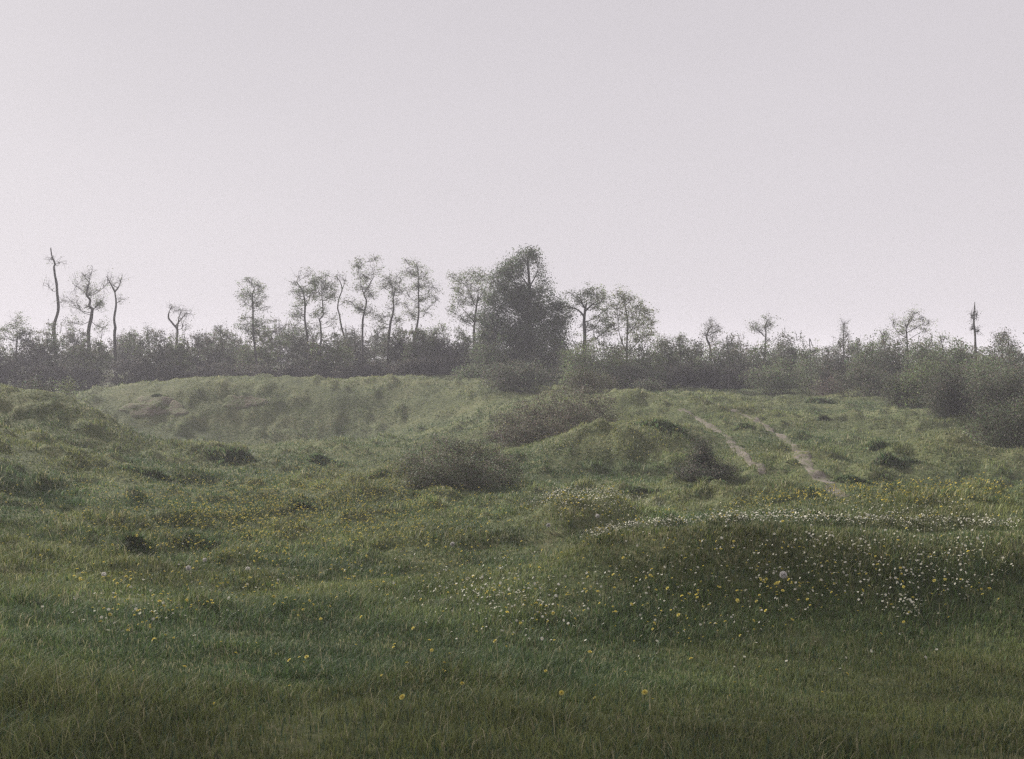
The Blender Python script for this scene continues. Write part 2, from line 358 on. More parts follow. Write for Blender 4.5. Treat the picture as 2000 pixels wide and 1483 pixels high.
# ------------------------------------------------------------------ trees and bushes
GREEN = (.155, .20, .085); DARK = (.11, .13, .08); PALE = (.20, .24, .10); BROWN = (.14, .115, .10); MID = (.145, .185, .095)
TR = 'thin tall trees rising behind the left bank'
def tree(name, label, cat, trunk, D, clusters=(), group=None, r0=.11, r1=.025, leaf=.075, col=GREEN, extra=(), twiggy=1.0, base=None, alt=BROWN, crown_name='crown'):
    r0 *= .58; r1 *= .7; leaf *= .78
    """trunk: list of (px,py); clusters: (px,py,rx_px,ry_px,n_leaves); extra: forks as px polylines"""
    depth = lambda: D
    tp_ = [at(x, y, D+random.uniform(-.15, .15)) for x, y in trunk]
    bx, by = tp_[0][0], D; gz_ = float(ground_z(bx, by))
    if tp_[0][2] > gz_: tp_ = [np.array([bx+random.uniform(-.1, .1), by, gz_-.1])]+tp_
    pts = smooth_line(tp_, 4); L_ = np.linspace(0, 1, len(pts))
    rad = r0*(1-L_)**.8+r1*L_; rad[:3] *= np.array([1.45, 1.2, 1.08])
    root = empty(name, (bx, by, gz_)); loc = np.array([bx, by, gz_]); tag(root, label, cat, group)
    V_, F_ = tube(pts-loc, rad); parts = [(V_, F_)]; pool = [(pts[i], rad[i]) for i in range(len(pts)//3, len(pts))]
    for e in extra:
        q_ = smooth_line([at(x, y, D+dd) for (x, y), dd in zip(e, np.cumsum(rng.normal(size=len(e))*.15))], 3)
        q_[0] = pts[np.argmin(np.linalg.norm(pts-q_[0], axis=1))]
        rr = np.linspace(r1*1.5, r1*.45, len(q_)); parts.append((lambda v, f: (v, f))(*tube(q_-loc, rr, 5))); pool += [(p_, a_) for p_, a_ in zip(q_, rr)]
    mesh_obj('trunk', *join(parts), M_bark, root, smooth=True)
    if group == TR and len(clusters) > 7:
        clusters = list(clusters)
        for _ in range(9):
            px_, py_ = trunk[-1-int(rng.integers(0, max(2, len(trunk)*2//3)))]; dx_ = rng.normal()*12
            clusters.append((px_+dx_, py_+abs(dx_)*.1-rng.random()*16, 8, 6, 55))
    PP = np.array([p_ for p_, _ in pool]); s0, s1, ra, rb, LC = [], [], [], [], []
    px2m = D/F
    for (cx, cy, rx, ry, nl) in clusters:
        c = at(cx, cy, D+rng.normal()*rx*px2m*.5); er = np.array([rx*px2m, rx*px2m*.8, ry*px2m])*(1.42 if name != 'big_tree' else 1.15); nl = int(nl*(1.4 if name != 'big_tree' else 2.5))
        hd = np.hypot(PP[:, 0]-c[0], PP[:, 1]-c[1]); cost = np.abs((c[2]-PP[:, 2])-.55*hd)+.35*hd+np.maximum(PP[:, 2]-c[2], 0)*1.5
        a_ = PP[np.argmin(cost)]
        mid = (a_+c)/2+np.array([0, 0, -.12*np.linalg.norm(c-a_)])+rng.normal(size=3)*.08*np.linalg.norm(c-a_)
        bl = smooth_line([a_, mid, c, c+(c-mid)*.35*rng.random()+rng.normal(size=3)*er*.3], 4); rr = np.linspace(max(r1*.8, .014), .008, len(bl))
        s0 += list(bl[:-1]); s1 += list(bl[1:]); ra += list(rr[:-1]); rb += list(rr[1:])
        nt_ = int((6+rx*ry*px2m*px2m*16)*twiggy)
        for _ in range(nt_):
            st = bl[rng.integers(len(bl)//3, len(bl))]; tgt = c+unit(1)[0]*er*(.45+.6*rng.random())
            e_ = min(1., er.min()/.3); md = (st+tgt)/2+rng.normal(size=3)*.1*e_+np.array([0, 0, .05*e_])
            s0 += [st, md]; s1 += [md, tgt]; ra += [.009, .006]; rb += [.006, .0035]
            for _k in range(2):
                t2 = md+(tgt-md)*rng.random()+rng.normal(size=3)*.19*e_; s0.append(md); s1.append(t2); ra.append(.005); rb.append(.003)
                if nl: LC.append(t2)
            if nl: LC += [tgt, md*.3+tgt*.7]
        if nl:
            k_ = max(3, nt_); sub = np.array(LC[-3*nt_:]) if nt_ else c[None]
            pick = sub[rng.integers(0, len(sub), nl)]+rng.normal(size=(nl, 3))*(np.array([.11, .11, .08]) if name != 'big_tree' else np.array([.2, .2, .16]))
            LC[:] = LC[:-3*nt_]; LC.append(('L', pick))
    leaves = [x[1] for x in LC if isinstance(x, tuple)]
    if s0: mesh_obj('woody_sprays', *(lambda v, f: (v, f))(*prisms(np.array(s0)-loc, np.array(s1)-loc, np.array(ra), np.array(rb))), M_bark, root)
    if leaves:
        C_ = np.vstack(leaves)-loc; V_, F_ = leaf_quads(C_, leaf*(.6+.8*rng.random(len(C_))))
        mesh_obj(crown_name, V_, F_, M_leaf, root, colors=np.repeat(leaf_colors(len(C_), col, .3, alt, .15), 4, 0))
    return root

def bush(name, label, cat, px, base_py, D, w_px, top_py, n=3500, col=MID, group=None, leaf=.07, lobes=7, alt=BROWN, pa=.25, stems=40, sprig=14, dy=.8, lumps=None, sub=.15, flat=1.0):
    """a rounded shrub: trunk stems + leafy crown made of uneven lobes"""
    leaf *= .84; n = int(n*1.6)
    if D is None:
        x_, y_, _ = hit(px, base_py, 8); D = float(y_[0])+ (w_px/F*float(y_[0]))*.35*dy
    b_ = at(px, base_py, D); gz_ = float(ground_z(b_[0], D)); loc = np.array([b_[0], D, gz_])
    hw = w_px/F*D/2; top = at(px, top_py, D)[2]-gz_; H_ = max(top, .25)
    root = empty(name, loc); tag(root, label, cat, group)
    if lumps is None:
        lumps = []
        for i in range(lobes):
            t = (i+.5)/lobes*2-1; xx = t*hw*.78+rng.normal()*hw*.1; hh = H_*(.62+.38*math.sqrt(max(0, 1-t*t*.9)))*(.82+.25*rng.random())
            lumps.append((xx, rng.normal()*hw*dy*.35, hh*.52, hw*(.30+.2*rng.random())*max(1, 3.2/lobes), hh*.5))
        lumps.append((rng.normal()*hw*.2, 0, H_*.55, hw*.35, H_*.46))
        lumps.append((0, 0, H_*.3, hw*.85, H_*.32))
    wt = np.array([l[3]**2*l[4] for l in lumps])**.6; wt /= wt.sum(); LCs, s0, s1 = [], [], []
    for l, f in zip(lumps, wt):
        k_ = max(30, int(n*f)); c = np.array(l[:3]); er = np.array([l[3], l[3]*dy, l[4]])
        ns = max(6, k_//34); sc_ = c+unit(ns)*er*(rng.random((ns, 1))**.3)*(.8+.3*rng.random((ns, 1)))
        LCs.append(sc_[rng.integers(0, ns, k_)]+rng.normal(size=(k_, 3))*np.array([sub, sub, sub*.6])*(.55+.9*rng.random((ns, 1)))[rng.integers(0, ns, k_)])
        for _ in range(max(3, int(stems*f))):
            p0 = np.array([c[0]*.5+rng.normal()*hw*.12, c[1]*.5+rng.normal()*hw*.12, -.05]); p1 = c+(sc_[rng.integers(ns)]-c)*.85; md = (p0+p1)/2+np.array([(p1[0]-p0[0])*.15, 0, .12*H_])+rng.normal(size=3)*.05
            s0 += [p0, md]; s1 += [md, p1]
        for _ in range(int(sprig*f*3)):   # twigs breaking the outline
            u_ = unit(1)[0]; u_[2] = abs(u_[2]); p0 = c+u_*er*.75; p1 = c+u_*er*(1.0+.18*rng.random())+rng.normal(size=3)*.04
            s0.append(p0); s1.append(p1); LCs.append(p0+(p1-p0)*rng.random((5, 1))+rng.normal(size=(5, 3))*.05)
    C_ = np.vstack(LCs); C_[:, 2] = np.where(C_[:, 2] < .02, .02+rng.random(len(C_))*.2, C_[:, 2])
    V_, F_ = prisms(s0, s1, np.full(len(s0), .009), np.full(len(s0), .0035)); mesh_obj('woody_sprays', V_, F_, M_bark, root)
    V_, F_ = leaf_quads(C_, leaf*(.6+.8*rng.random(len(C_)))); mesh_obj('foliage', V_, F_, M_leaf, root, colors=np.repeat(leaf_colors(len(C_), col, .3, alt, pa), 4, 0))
    return root

# -- the tall thin trees behind the left bank
tree('thin_tree', 'tallest bare wavy trunk at the far left, almost without twigs', 'tree', [(110,725),(107,667),(105.5,637),(113.5,607),(112,575),(110,552),(107,536),(105.5,522),(107,515),(101,499),(99,484)], 62,
     [(100,505,12,14,8),(118,512,12,12,8),(95,560,10,14,10),(122,590,10,12,10)], TR, r0=.17, r1=.035, twiggy=1.2)
tree('thin_tree', 'crooked tree with a zigzag trunk and sparse twiggy side branches, second from the far left', 'tree', [(176,720),(173,651),(178,621),(180,605),(174.5,598),(176,586),(169,575),(174.5,551)], 62,
     [(150,560,16,20,50),(140,590,18,18,60),(165,540,12,12,50),(198,590,14,14,50),(145,632,15,12,260),(200,640,14,12,200),(155,600,16,16,40),(178,535,14,12,40),(205,560,10,10,20)], TR, r0=.2, r1=.04, twiggy=1.6)
tree('thin_tree', 'slim straight dark tree forking into a small bare Y at its top', 'tree', [(226,730),(224,655),(225,640),(223,621),(227,593),(224,570)], 62,
     [(210,545,9,12,20),(236,548,10,12,20),(222,555,8,10,20),(238,585,10,10,25)], TR, r0=.17, r1=.045, extra=[[(224,570),(215,552),(208,540)],[(224,570),(231,562),(235,552),(237,542)]], twiggy=1.4)
tree('thin_tree', 'short bent bare tree forking halfway like a wishbone', 'tree', [(341,720),(345,667),(346,644),(338,633),(330,623),(329,615),(331,609)], 62,
     [(352,606,15,12,14),(362,615,14,14,18),(335,602,9,8,10),(360,635,12,12,25)], TR, r0=.13, r1=.04, extra=[[(346,644),(348,630),(350,618),(356,606)],[(348,630),(357,620),(366,608)]], twiggy=1.8)
tree('leafy_tree', 'leafy narrow tree with tufts of leaves up its stem, standing alone left of the pair', 'tree', [(502,725),(499,690),(495,655),(494,609),(493,580),(497,562)], 60,
     [(505,563,11,8,260),(485,575,14,10,240),(494,590,14,10,200),(478,590,10,9,80),(495,622,22,10,420),(515,630,14,9,200),(480,640,16,10,260),(505,645,20,10,380),(517,600,10,10,60),(470,575,7,9,50)], TR, r0=.13, r1=.03, twiggy=1.3, col=MID)
tree('leafy_tree', 'tree with a long bare top branch reaching up to the left above its dark leaves', 'tree', [(603,725),(601,678),(599,651),(595,619),(596,598),(593,575),(587,562),(578,550)], 60,
     [(603,580,12,14,360),(590,590,11,10,240),(580,600,9,8,110),(609,565,9,10,200),(583,540,9,12,20),(606,535,11,12,60),(580,575,9,9,90),(608,640,12,10,200)], TR, r0=.13, r1=.028, extra=[[(596,598),(604,585),(608,565)]], col=MID)
tree('leafy_tree', 'dark leafed tree with a kinked stem, right of its pair', 'tree', [(619,735),(619,704),(627,667),(626,635),(624,624),(631,616),(630,593),(628,575)], 60,
     [(628,550,14,12,300),(640,560,14,12,300),(622,570,10,10,220),(645,580,11,10,240),(612,555,9,8,110),(612,615,10,6,90),(636,543,12,8,120),(652,572,8,8,70)], TR, r0=.11, r1=.028, col=MID)
tree('thin_tree', 'faint thin sinuous tree with hardly any leaves', 'tree', [(676,725),(674,667),(668,644),(663,616),(659.6,602),(662,584),(668,566),(664,550),(656,540)], 63,
     [(660,545,10,12,30),(672,548,9,12,30),(650,570,8,8,35),(676,590,9,9,25)], TR, r0=.10, r1=.022, extra=[[(668,566),(674,550),(676,536)]], twiggy=1.2)
tree('leafy_tree', 'slender tree splitting at its top into two tufted limbs', 'tree', [(707,725),(708,678),(708,635),(711,612),(716,589),(711,575),(720,559),(730,540)], 61,
     [(697,515,12,9,200),(705,540,14,9,170),(728,530,13,10,120),(733,508,10,9,80),(700,522,9,8,90),(722,575,10,7,110),(700,602,12,10,170),(722,610,10,9,130),(688,590,10,9,60),(715,550,12,8,90)], TR, r0=.12, r1=.026, extra=[[(711,575),(706,560),(702,540),(699,520)]], twiggy=1.4)
tree('leafy_tree', 'stout forked tree with thin upper stem and drooping lower tufts', 'tree', [(758,730),(758,678),(762,635),(766,618),(769,602),(768,582),(773,566)], 61,
     [(760,545,16,12,130),(782,545,14,12,120),(748,560,11,8,130),(790,565,12,10,70),(745,622,14,8,260),(782,625,12,9,200),(740,638,14,8,220),(765,575,9,8,50),(778,650,12,9,200)], TR, r0=.16, r1=.026, extra=[[(762,640),(750,640),(738,635)]], twiggy=1.4)
tree('leafy_tree', 'tall feathery tree with pale leaves and straight stem, last of the thin row', 'tree', [(806,730),(808,671),(813,645),(817,621),(818,598),(817,570),(817,540),(815,522)], 61,
     [(815,520,14,9,180),(805,535,12,10,150),(830,540,14,12,170),(845,560,13,12,160),(820,555,13,12,150),(795,530,8,8,40),(838,580,12,10,140),(805,615,13,8,170),(832,610,12,10,120),(850,590,10,10,80),(800,580,9,9,40)], TR, r0=.13, r1=.024, twiggy=1.6, col=GREEN)
tree('leafy_tree', 'airy round headed tree just left of the big dark tree', 'tree', [(932,735),(930,708),(926,660),(927,630),(932,589),(934,575)], 58,
     [(900,545,18,12,330),(925,532,18,10,330),(945,540,14,10,260),(890,565,14,12,260),(912,560,16,12,220),(940,565,16,12,260),(895,590,16,12,240),(955,585,14,12,260),(915,590,16,10,200),(905,625,18,12,360),(945,620,14,12,300),(885,610,12,10,150),(900,650,16,12,330),(950,650,12,12,240),(880,540,9,8,60)], TR, r0=.15, r1=.03,
     extra=[[(928,600),(922,582),(916,568),(906,555)],[(932,589),(942,574),(950,560)],[(927,630),(912,612),(900,600)]], twiggy=1.3)
# -- the big tree and the airy pair
tree('big_tree', 'biggest tree, dense dark crown peaking above everything at the middle', 'tree', [(1030,740),(1032,690),(1034,640),(1033,590),(1034,560),(1032,530),(1030,505)], 56,
     [(1034,494,8,7,160),(1036,502,13,9,380),(1018,512,14,10,380),(1000,518,16,12,480),(1050,514,9,9,170),(985,535,18,12,620),(1008,540,16,14,520),(1052,537,8,10,130),(972,556,18,14,700),(1000,565,22,16,950),(1042,575,20,12,800),(1058,568,10,12,240),
      (965,585,18,16,700),(1000,600,26,18,1400),(1040,605,26,16,1400),(1070,590,12,12,330),(1082,600,20,10,520),(1100,592,14,7,200),(960,615,20,16,750),(1000,640,30,20,1700),(1050,640,28,20,1700),(1085,622,16,14,620),(960,655,24,20,1000),
      (948,630,16,14,500),(950,660,20,14,700),(1092,640,18,14,600),(1085,662,22,14,800),(1045,660,26,14,900),(1000,660,26,14,900),(1110,618,12,8,220),(940,690,18,16,600),(975,700,26,16,900),(1020,710,30,16,1100),(1065,705,26,16,900),(975,630,20,16,700),(1025,620,26,18,1200),(1020,585,22,14,900),(1000,680,30,20,1600),(1050,685,30,20,1500),(1090,680,20,18,700),(1020,565,12,10,300),(1062,552,8,8,90)], None, r0=.3, r1=.04, leaf=.085, col=(.12, .15, .09), extra=[[(1034,560),(1022,545),(1010,530)],[(1034,560),(1046,540),(1052,522)],[(1033,590),(1060,600),(1085,598),(1103,592)]], twiggy=.9, alt=(.09, .08, .085))
tree('spreading_tree', 'flat topped tree with thick short trunk and limbs spreading left over a gap of sky', 'tree', [(1140,720),(1142,680),(1142,650),(1141,625),(1143,605),(1146,592)], 54,
     [(1120,578,16,7,220),(1140,573,16,8,300),(1162,575,16,9,320),(1180,582,14,10,320),(1165,595,16,10,330),(1185,605,14,12,330),(1110,602,14,5,110),(1172,625,16,12,420),(1130,590,12,6,90),(1155,640,16,12,360),(1190,640,14,12,330)], None, r0=.2, r1=.05,
     extra=[[(1141,618),(1132,608),(1120,602),(1106,598)],[(1143,605),(1136,590),(1128,578)],[(1143,608),(1156,596),(1170,586)]], col=GREEN, twiggy=1.3)
tree('airy_tree', 'rounded pale green tree with several thin stems, right of the flat topped tree', 'tree', [(1224,730),(1224,690),(1225,655),(1226,630),(1222,605),(1218,585)], 54,
     [(1212,580,12,9,200),(1228,590,14,10,280),(1205,598,14,10,240),(1245,600,14,12,330),(1260,612,13,12,320),(1235,615,16,12,360),(1208,620,14,10,220),(1270,632,10,12,220),(1250,635,16,12,360),(1225,640,14,10,240),(1200,640,12,10,200),(1265,655,14,10,300),(1240,662,16,10,300),(1205,575,8,6,60)], None, r0=.1, r1=.03,
     extra=[[(1224,690),(1212,660),(1208,640),(1206,605)],[(1225,655),(1240,635),(1250,610)],[(1224,690),(1245,670),(1260,640)]], col=PALE, twiggy=1.4)
# -- small trees on the right skyline
tree('small_tree', 'small gnarled tree with a loop of dark twigs over the right hedge', 'tree', [(1388,720),(1388,690),(1386,675),(1380,660),(1384,645),(1390,638)], 60,
     [(1384,640,10,7,150),(1397,648,9,8,130),(1375,655,8,8,110),(1400,640,8,6,40),(1392,665,9,8,150),(1386,628,8,6,30)], None, r0=.12, r1=.04, leaf=.065, col=DARK, twiggy=1.6)
tree('small_tree', 'thin stemmed tree with separate leaf tufts either side of its top, above the right hedge', 'tree', [(1493,730),(1494,690),(1495,665),(1496,650),(1494,640),(1498,628)], 58,
     [(1472,640,10,7,260),(1500,625,9,9,150),(1493,640,9,6,120),(1505,635,6,7,60),(1500,665,7,5,50),(1482,646,7,5,60)], None, r0=.09, r1=.03, leaf=.065, extra=[[(1495,660),(1484,648),(1474,642)]], col=MID, twiggy=1.3)
tree('small_tree', 'narrow dark twiggy tree sticking up alone from the low scrub on the right', 'tree', [(1648,730),(1648,690),(1647,665),(1648,645)], 56,
     [(1648,648,6,10,120),(1646,665,8,9,150),(1640,672,8,6,70),(1648,632,7,10,16),(1655,655,5,6,30)], None, r0=.08, r1=.02, leaf=.065, col=DARK, twiggy=1.8)
tree('airy_tree', 'wispy pale tree with arching top branches on the right hand skyline', 'tree', [(1772,720),(1772,680),(1771,655),(1770,642),(1776,626),(1784,614)], 50,
     [(1768,636,13,9,220),(1785,612,9,5,90),(1780,622,9,6,60),(1790,640,10,6,90),(1812,632,8,6,80),(1800,622,9,5,26),(1745,628,7,12,40),(1760,648,12,7,160),(1806,645,9,5,20)], None, r0=.08, r1=.018, leaf=.06, col=PALE, extra=[[(1770,642),(1782,622),(1790,610),(1797,616)],[(1771,650),(1790,640),(1806,630)],[(1768,660),(1750,645),(1744,625)]], twiggy=1.4)
tree('pole_tree', 'upright pole-like bare tree at the right edge', 'tree', [(1906,730),(1905,680),(1904,650),(1902,630),(1903,605),(1904,590)], 44,
     [(1898,620,5,14,16),(1907,615,4,14,12),(1910,645,5,8,20),(1899,640,4,9,16)], None, r0=.1, r1=.018, leaf=.05, twiggy=2.6, col=DARK)
tree('leafy_tree', 'dark leafy crown cut off by the left picture edge', 'tree', [(30,735),(32,690),(34,650)], 60, [(30,630,22,16,500),(5,645,22,16,500),(50,650,16,12,300),(-15,660,18,14,300),(25,665,26,14,500)], None, r0=.13, r1=.03, col=MID)

for tx, ty_, lab in ((-10.6, 21, 'added shade tree out of view on the left, farthest back'), (-10.6, 18.6, 'added shade tree out of view on the left, nearest the mounds'), (-12.8, 16.6, 'added shade tree out of view on the left, second from the mounds'), (-15.6, 16.4, 'added shade tree out of view on the left, third from the mounds')):  # unseen trees added to cast shade over the foreground
    q_ = lambda x, z: (1000+F*x/ty_, 705-F*(z-EYE)/ty_); u_ = F/ty_
    cl_ = [(*q_(tx-.4+rng.normal()*1.3, max(10.2, 11.6+rng.normal()*1.2)), 1.05*u_, .8*u_, 640) for _ in range(15)]
    tree('added_shade_tree', lab, 'tree', [q_(tx, .2), q_(tx+.2, 4), q_(tx-.1, 7), q_(tx+.2, 10), q_(tx, 12.5)], ty_, cl_, 'added shade trees out of view on the left', r0=.32, r1=.06, leaf=.15, col=GREEN, twiggy=.35)
# -- the scrub belt behind the bank (left), two staggered rows
SG = 'scrub bushes massed behind the left bank'
SL = 'dark tangled scrub bush merging into the thicket behind the left bank'
tops = [(-120,660),(-70,650),(-20,664),(60,655),(95,650),(140,668),(180,662),(225,655),(262,654),(300,650),(340,662),(385,664),(425,646),(462,662),(500,655),(540,642),(575,636),(612,655),(650,654),(690,650),(730,664),(775,652),(818,655),(862,660),(905,668),(950,674)]
for i, (x, t) in enumerate(tops):
    bush('scrub_bush', SL, 'bush', x+random.uniform(-8, 8), 745, random.choice([59, 61, 64, 68, 73])+random.uniform(-1, 1), 70+random.uniform(-10, 22), t-9+random.uniform(-14, 10), n=4600, col=[MID, DARK, GREEN, (.08, .085, .07)][i % 4], group=SG, leaf=.085, lobes=6, dy=.7, sub=.11, pa=.35, sprig=60)
for i in range(20):
    x = -100+i*56+random.uniform(-12, 12)
    bush('scrub_bush', 'low bush coloured dark as the shaded lower edge of the thicket behind the left bank', 'bush', x, 752, 58+random.uniform(-1, 1), 84, 706+random.uniform(-10, 8), n=2300, col=(.05, .054, .045), group='low bushes along the foot of the left thicket', leaf=.08, lobes=6, dy=.5, sub=.13, pa=.3)  # shade at the thicket's foot is put into the dark leaf colour
for i, x in enumerate(range(-160, 2200, 62)):
    if 1330 < x < 1460: continue
    bush('scrub_bush', 'distant hazy scrub bush showing in the gaps of the thicket', 'bush', x+random.uniform(-14, 14), 725, 84+random.uniform(-5, 7), 95, 672+random.uniform(-8, 9), n=2200, col=MID, group='farthest scrub bushes behind the thicket', leaf=.11, lobes=5, dy=.5, sub=.2)
for x, t, lab, gr_ in [(x_, t_, 'slight twiggy sapling poking out of the thicket behind the left bank', 'saplings in the left thicket') for x_, t_ in ((255,640),(292,634),(388,648),(430,632),(548,628),(575,622),(690,636),(735,640),(845,632),(868,626))]+[(x_, t_, 'slight twiggy sapling poking out of the scrub on the right', 'saplings in the right scrub') for x_, t_ in ((1330,648),(1425,652),(1582,672),(1676,662),(1722,640),(1842,650),(1960,640))]:
    x += random.uniform(-4, 4); d_ = 61 if x < 1000 else 51
    tree('sapling', lab, 'sapling', [(x, 725), (x+random.uniform(-3, 3), 690), (x+random.uniform(-5, 5), 662), (x+random.uniform(-7, 7), t+6)], d_, [(x+random.uniform(-6, 6), t+14, 9, 9, 110), (x+random.uniform(-14, 14), t+26, 12, 9, 200), (x+random.uniform(-14, 14), t+40, 15, 10, 320)], gr_, r0=.06, r1=.016, leaf=.075, col=random.choice([MID, GREEN, DARK]), twiggy=1.6)
# distinct ones
bush('bush', 'dark compact bush hugging the foot of the feathery tree', 'bush', 822, 735, 59, 44, 648, n=1700, col=DARK, lobes=3)
bush('bush', 'pale twiggy bush with light green tips at the left, beside the end of the bank', 'bush', 122, 770, 40, 60, 730, n=2400, col=PALE, lobes=5, leaf=.05)
bush('bush', 'dark olive bush filling the left edge above the grassy mound', 'bush', 70, 765, 38, 80, 722, n=2400, col=DARK, lobes=4, leaf=.055)
bush('bush', 'feathery grey green bush in front of the big tree, left of its stem', 'bush', 972, 742, 54.5, 125, 640, n=5200, col=MID, lobes=4, leaf=.075)
bush('bush', 'feathery grey green bush in front of the big tree, right of its stem', 'bush', 1075, 742, 54, 125, 642, n=5600, col=(.13, .16, .09), lobes=4, leaf=.075)
bush('bush', 'broad shadowed shrub below the big dark tree', 'bush', 1010, 775, 47, 150, 700, n=6500, col=(.10, .118, .075), lobes=7, leaf=.07)
bush('bush', 'rounded olive shrub on the slope left of the big tree, top of the bank end', 'bush', 925, 752, 52, 80, 712, n=2600, col=MID, lobes=5)
bush('bush', 'light green spreading shrub under the flat topped tree', 'bush', 1145, 745, 51, 140, 654, n=5200, col=GREEN, lobes=7)
bush('bush', 'pale airy shrub filling the gap between the flat topped tree and the rounded pale tree', 'bush', 1188, 742, 54, 130, 634, n=4200, col=PALE, lobes=4, leaf=.07, sprig=40)
bush('bush', 'light green shrub mass under the airy pale tree', 'bush', 1240, 750, 51.5, 135, 652, n=5200, col=GREEN, lobes=7)
bush('bush', 'low shrub with yellowish crest just behind the central bramble mound', 'bush', 1150, 762, 41, 110, 722, n=3200, col=(.08, .085, .045), lobes=6, leaf=.055)
bush('bush', 'small dark shrub at the foot of the pale grassy knoll', 'bush', 1272, 765, 44, 50, 738, n=1300, col=DARK, lobes=4, leaf=.055)
bush('bush', 'dark hollow shrub between the pale knoll and the long hedge', 'bush', 1240, 752, 50, 90, 706, n=2800, col=(.10, .118, .075), lobes=5)
RG = 'bushes of the long dark hedge on the right'
for i, (x, t) in enumerate([(1300,658),(1345,664),(1392,668),(1437,662),(1480,668),(1520,672)]):
    bush('hedge_bush', 'dark bush of the long even hedge right of centre', 'bush', x, 752, 56+random.uniform(-1.5, 4), 74, t-5+random.uniform(-8,6), n=4600, col=[MID, DARK][i % 2], group=RG, leaf=.08, lobes=6, dy=.6, pa=.3)
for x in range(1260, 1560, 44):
    bush('hedge_bush', 'low bush coloured dark as the shade along the foot of the long hedge', 'bush', x, 755, 53.5, 66, 714+random.uniform(-8, 6), n=2000, col=(.05, .054, .045), group='low bushes along the foot of the right hedge', leaf=.075, lobes=5, dy=.5)  # leaf colour darkened to carry the shade under the hedge
bush('bush', 'dark round bush just proud of the hedge top, left of the thin stemmed tree', 'bush', 1446, 740, 54.5, 52, 650, n=2600, col=DARK, lobes=4)
bush('bush', 'dark peaked bush tree with a pointed top, right of the thin stemmed tree', 'bush', 1541, 745, 52, 70, 640, n=4200, col=DARK, lobes=3, sprig=30)
bush('bush', 'rounded green bush bulging forward at the right end of the hedge', 'bush', 1515, 760, 48.5, 120, 700, n=4600, col=MID, lobes=6, leaf=.065)
bush('bush', 'low scrub in the dip of the right skyline', 'bush', 1598, 750, 50, 90, 682, n=3400, col=MID, lobes=5)
bush('bush', 'twiggy grey green bush beneath the narrow dark tree', 'bush', 1640, 750, 49, 80, 664, n=3400, col=(.085, .092, .068), lobes=5, sprig=30)
bush('bush', 'domed bush on the right skyline, left of the wispy tree', 'bush', 1700, 748, 47, 84, 660, n=3800, col=MID, lobes=5)
bush('bush', 'rounded bush directly under the wispy pale tree', 'bush', 1748, 750, 46, 80, 656, n=3800, col=DARK, lobes=5)
bush('bush', 'bushy scrub crown right of the wispy pale tree', 'bush', 1806, 755, 44, 90, 656, n=4200, col=MID, lobes=5)
bush('bush', 'wide grey green thicket on the slope crest above the grass, right of the hedge', 'bush', 1690, 765, 43, 130, 706, n=4600, col=(.09, .105, .065), lobes=8, leaf=.06)
bush('bush', 'brown tinged low bush on the grassy slope under the wide thicket', 'bush', 1625, 768, 44, 70, 735, n=1700, col=BROWN, lobes=4, leaf=.055)
bush('bush', 'scrub bush crowded behind the pole tree', 'bush', 1868, 755, 42, 100, 662, n=4600, col=MID, lobes=6)
bush('bush', 'dark scrub bush cut by the right picture edge', 'bush', 1955, 760, 41, 120, 655, n=4600, col=DARK, lobes=6)
bush('bush', 'pale green feathery bush left of the great dark bramble on the right', 'bush', 1795, 782, 38, 95, 700, n=5200, col=GREEN, lobes=4, leaf=.055)
bush('bush', 'small dark dome low in front of the pale feathery bush', 'bush', 1752, 775, 38.5, 60, 722, n=2400, col=DARK, lobes=3, leaf=.05)
bush('bramble_bush', 'great dark bramble bush looming over the slope at the right', 'bush', 1862, 806, 34, 110, 716, n=9500, col=(.08, .095, .06), lobes=4, leaf=.05)
bush('bramble_bush', 'second dark bramble dome, joined to the great one and cut by the right edge', 'bush', 1950, 812, 33, 130, 704, n=9500, col=DARK, lobes=4, leaf=.05)
bush('bramble_bush', 'olive bramble mound rising behind the great dark one', 'bush', 1915, 790, 38, 150, 684, n=8000, col=MID, lobes=5, leaf=.055)
bush('bramble_bush', 'rounded bramble clump low at the right edge above the white flowered rim', 'bush', 1972, 858, 27.8, 185, 776, n=10500, col=(.10, .125, .065), lobes=5, leaf=.045)
bush('bush', 'thick bush beyond the right edge of the clearing', 'bush', 2100, 840, 31, 200, 680, n=8000, col=DARK, lobes=5, leaf=.06)

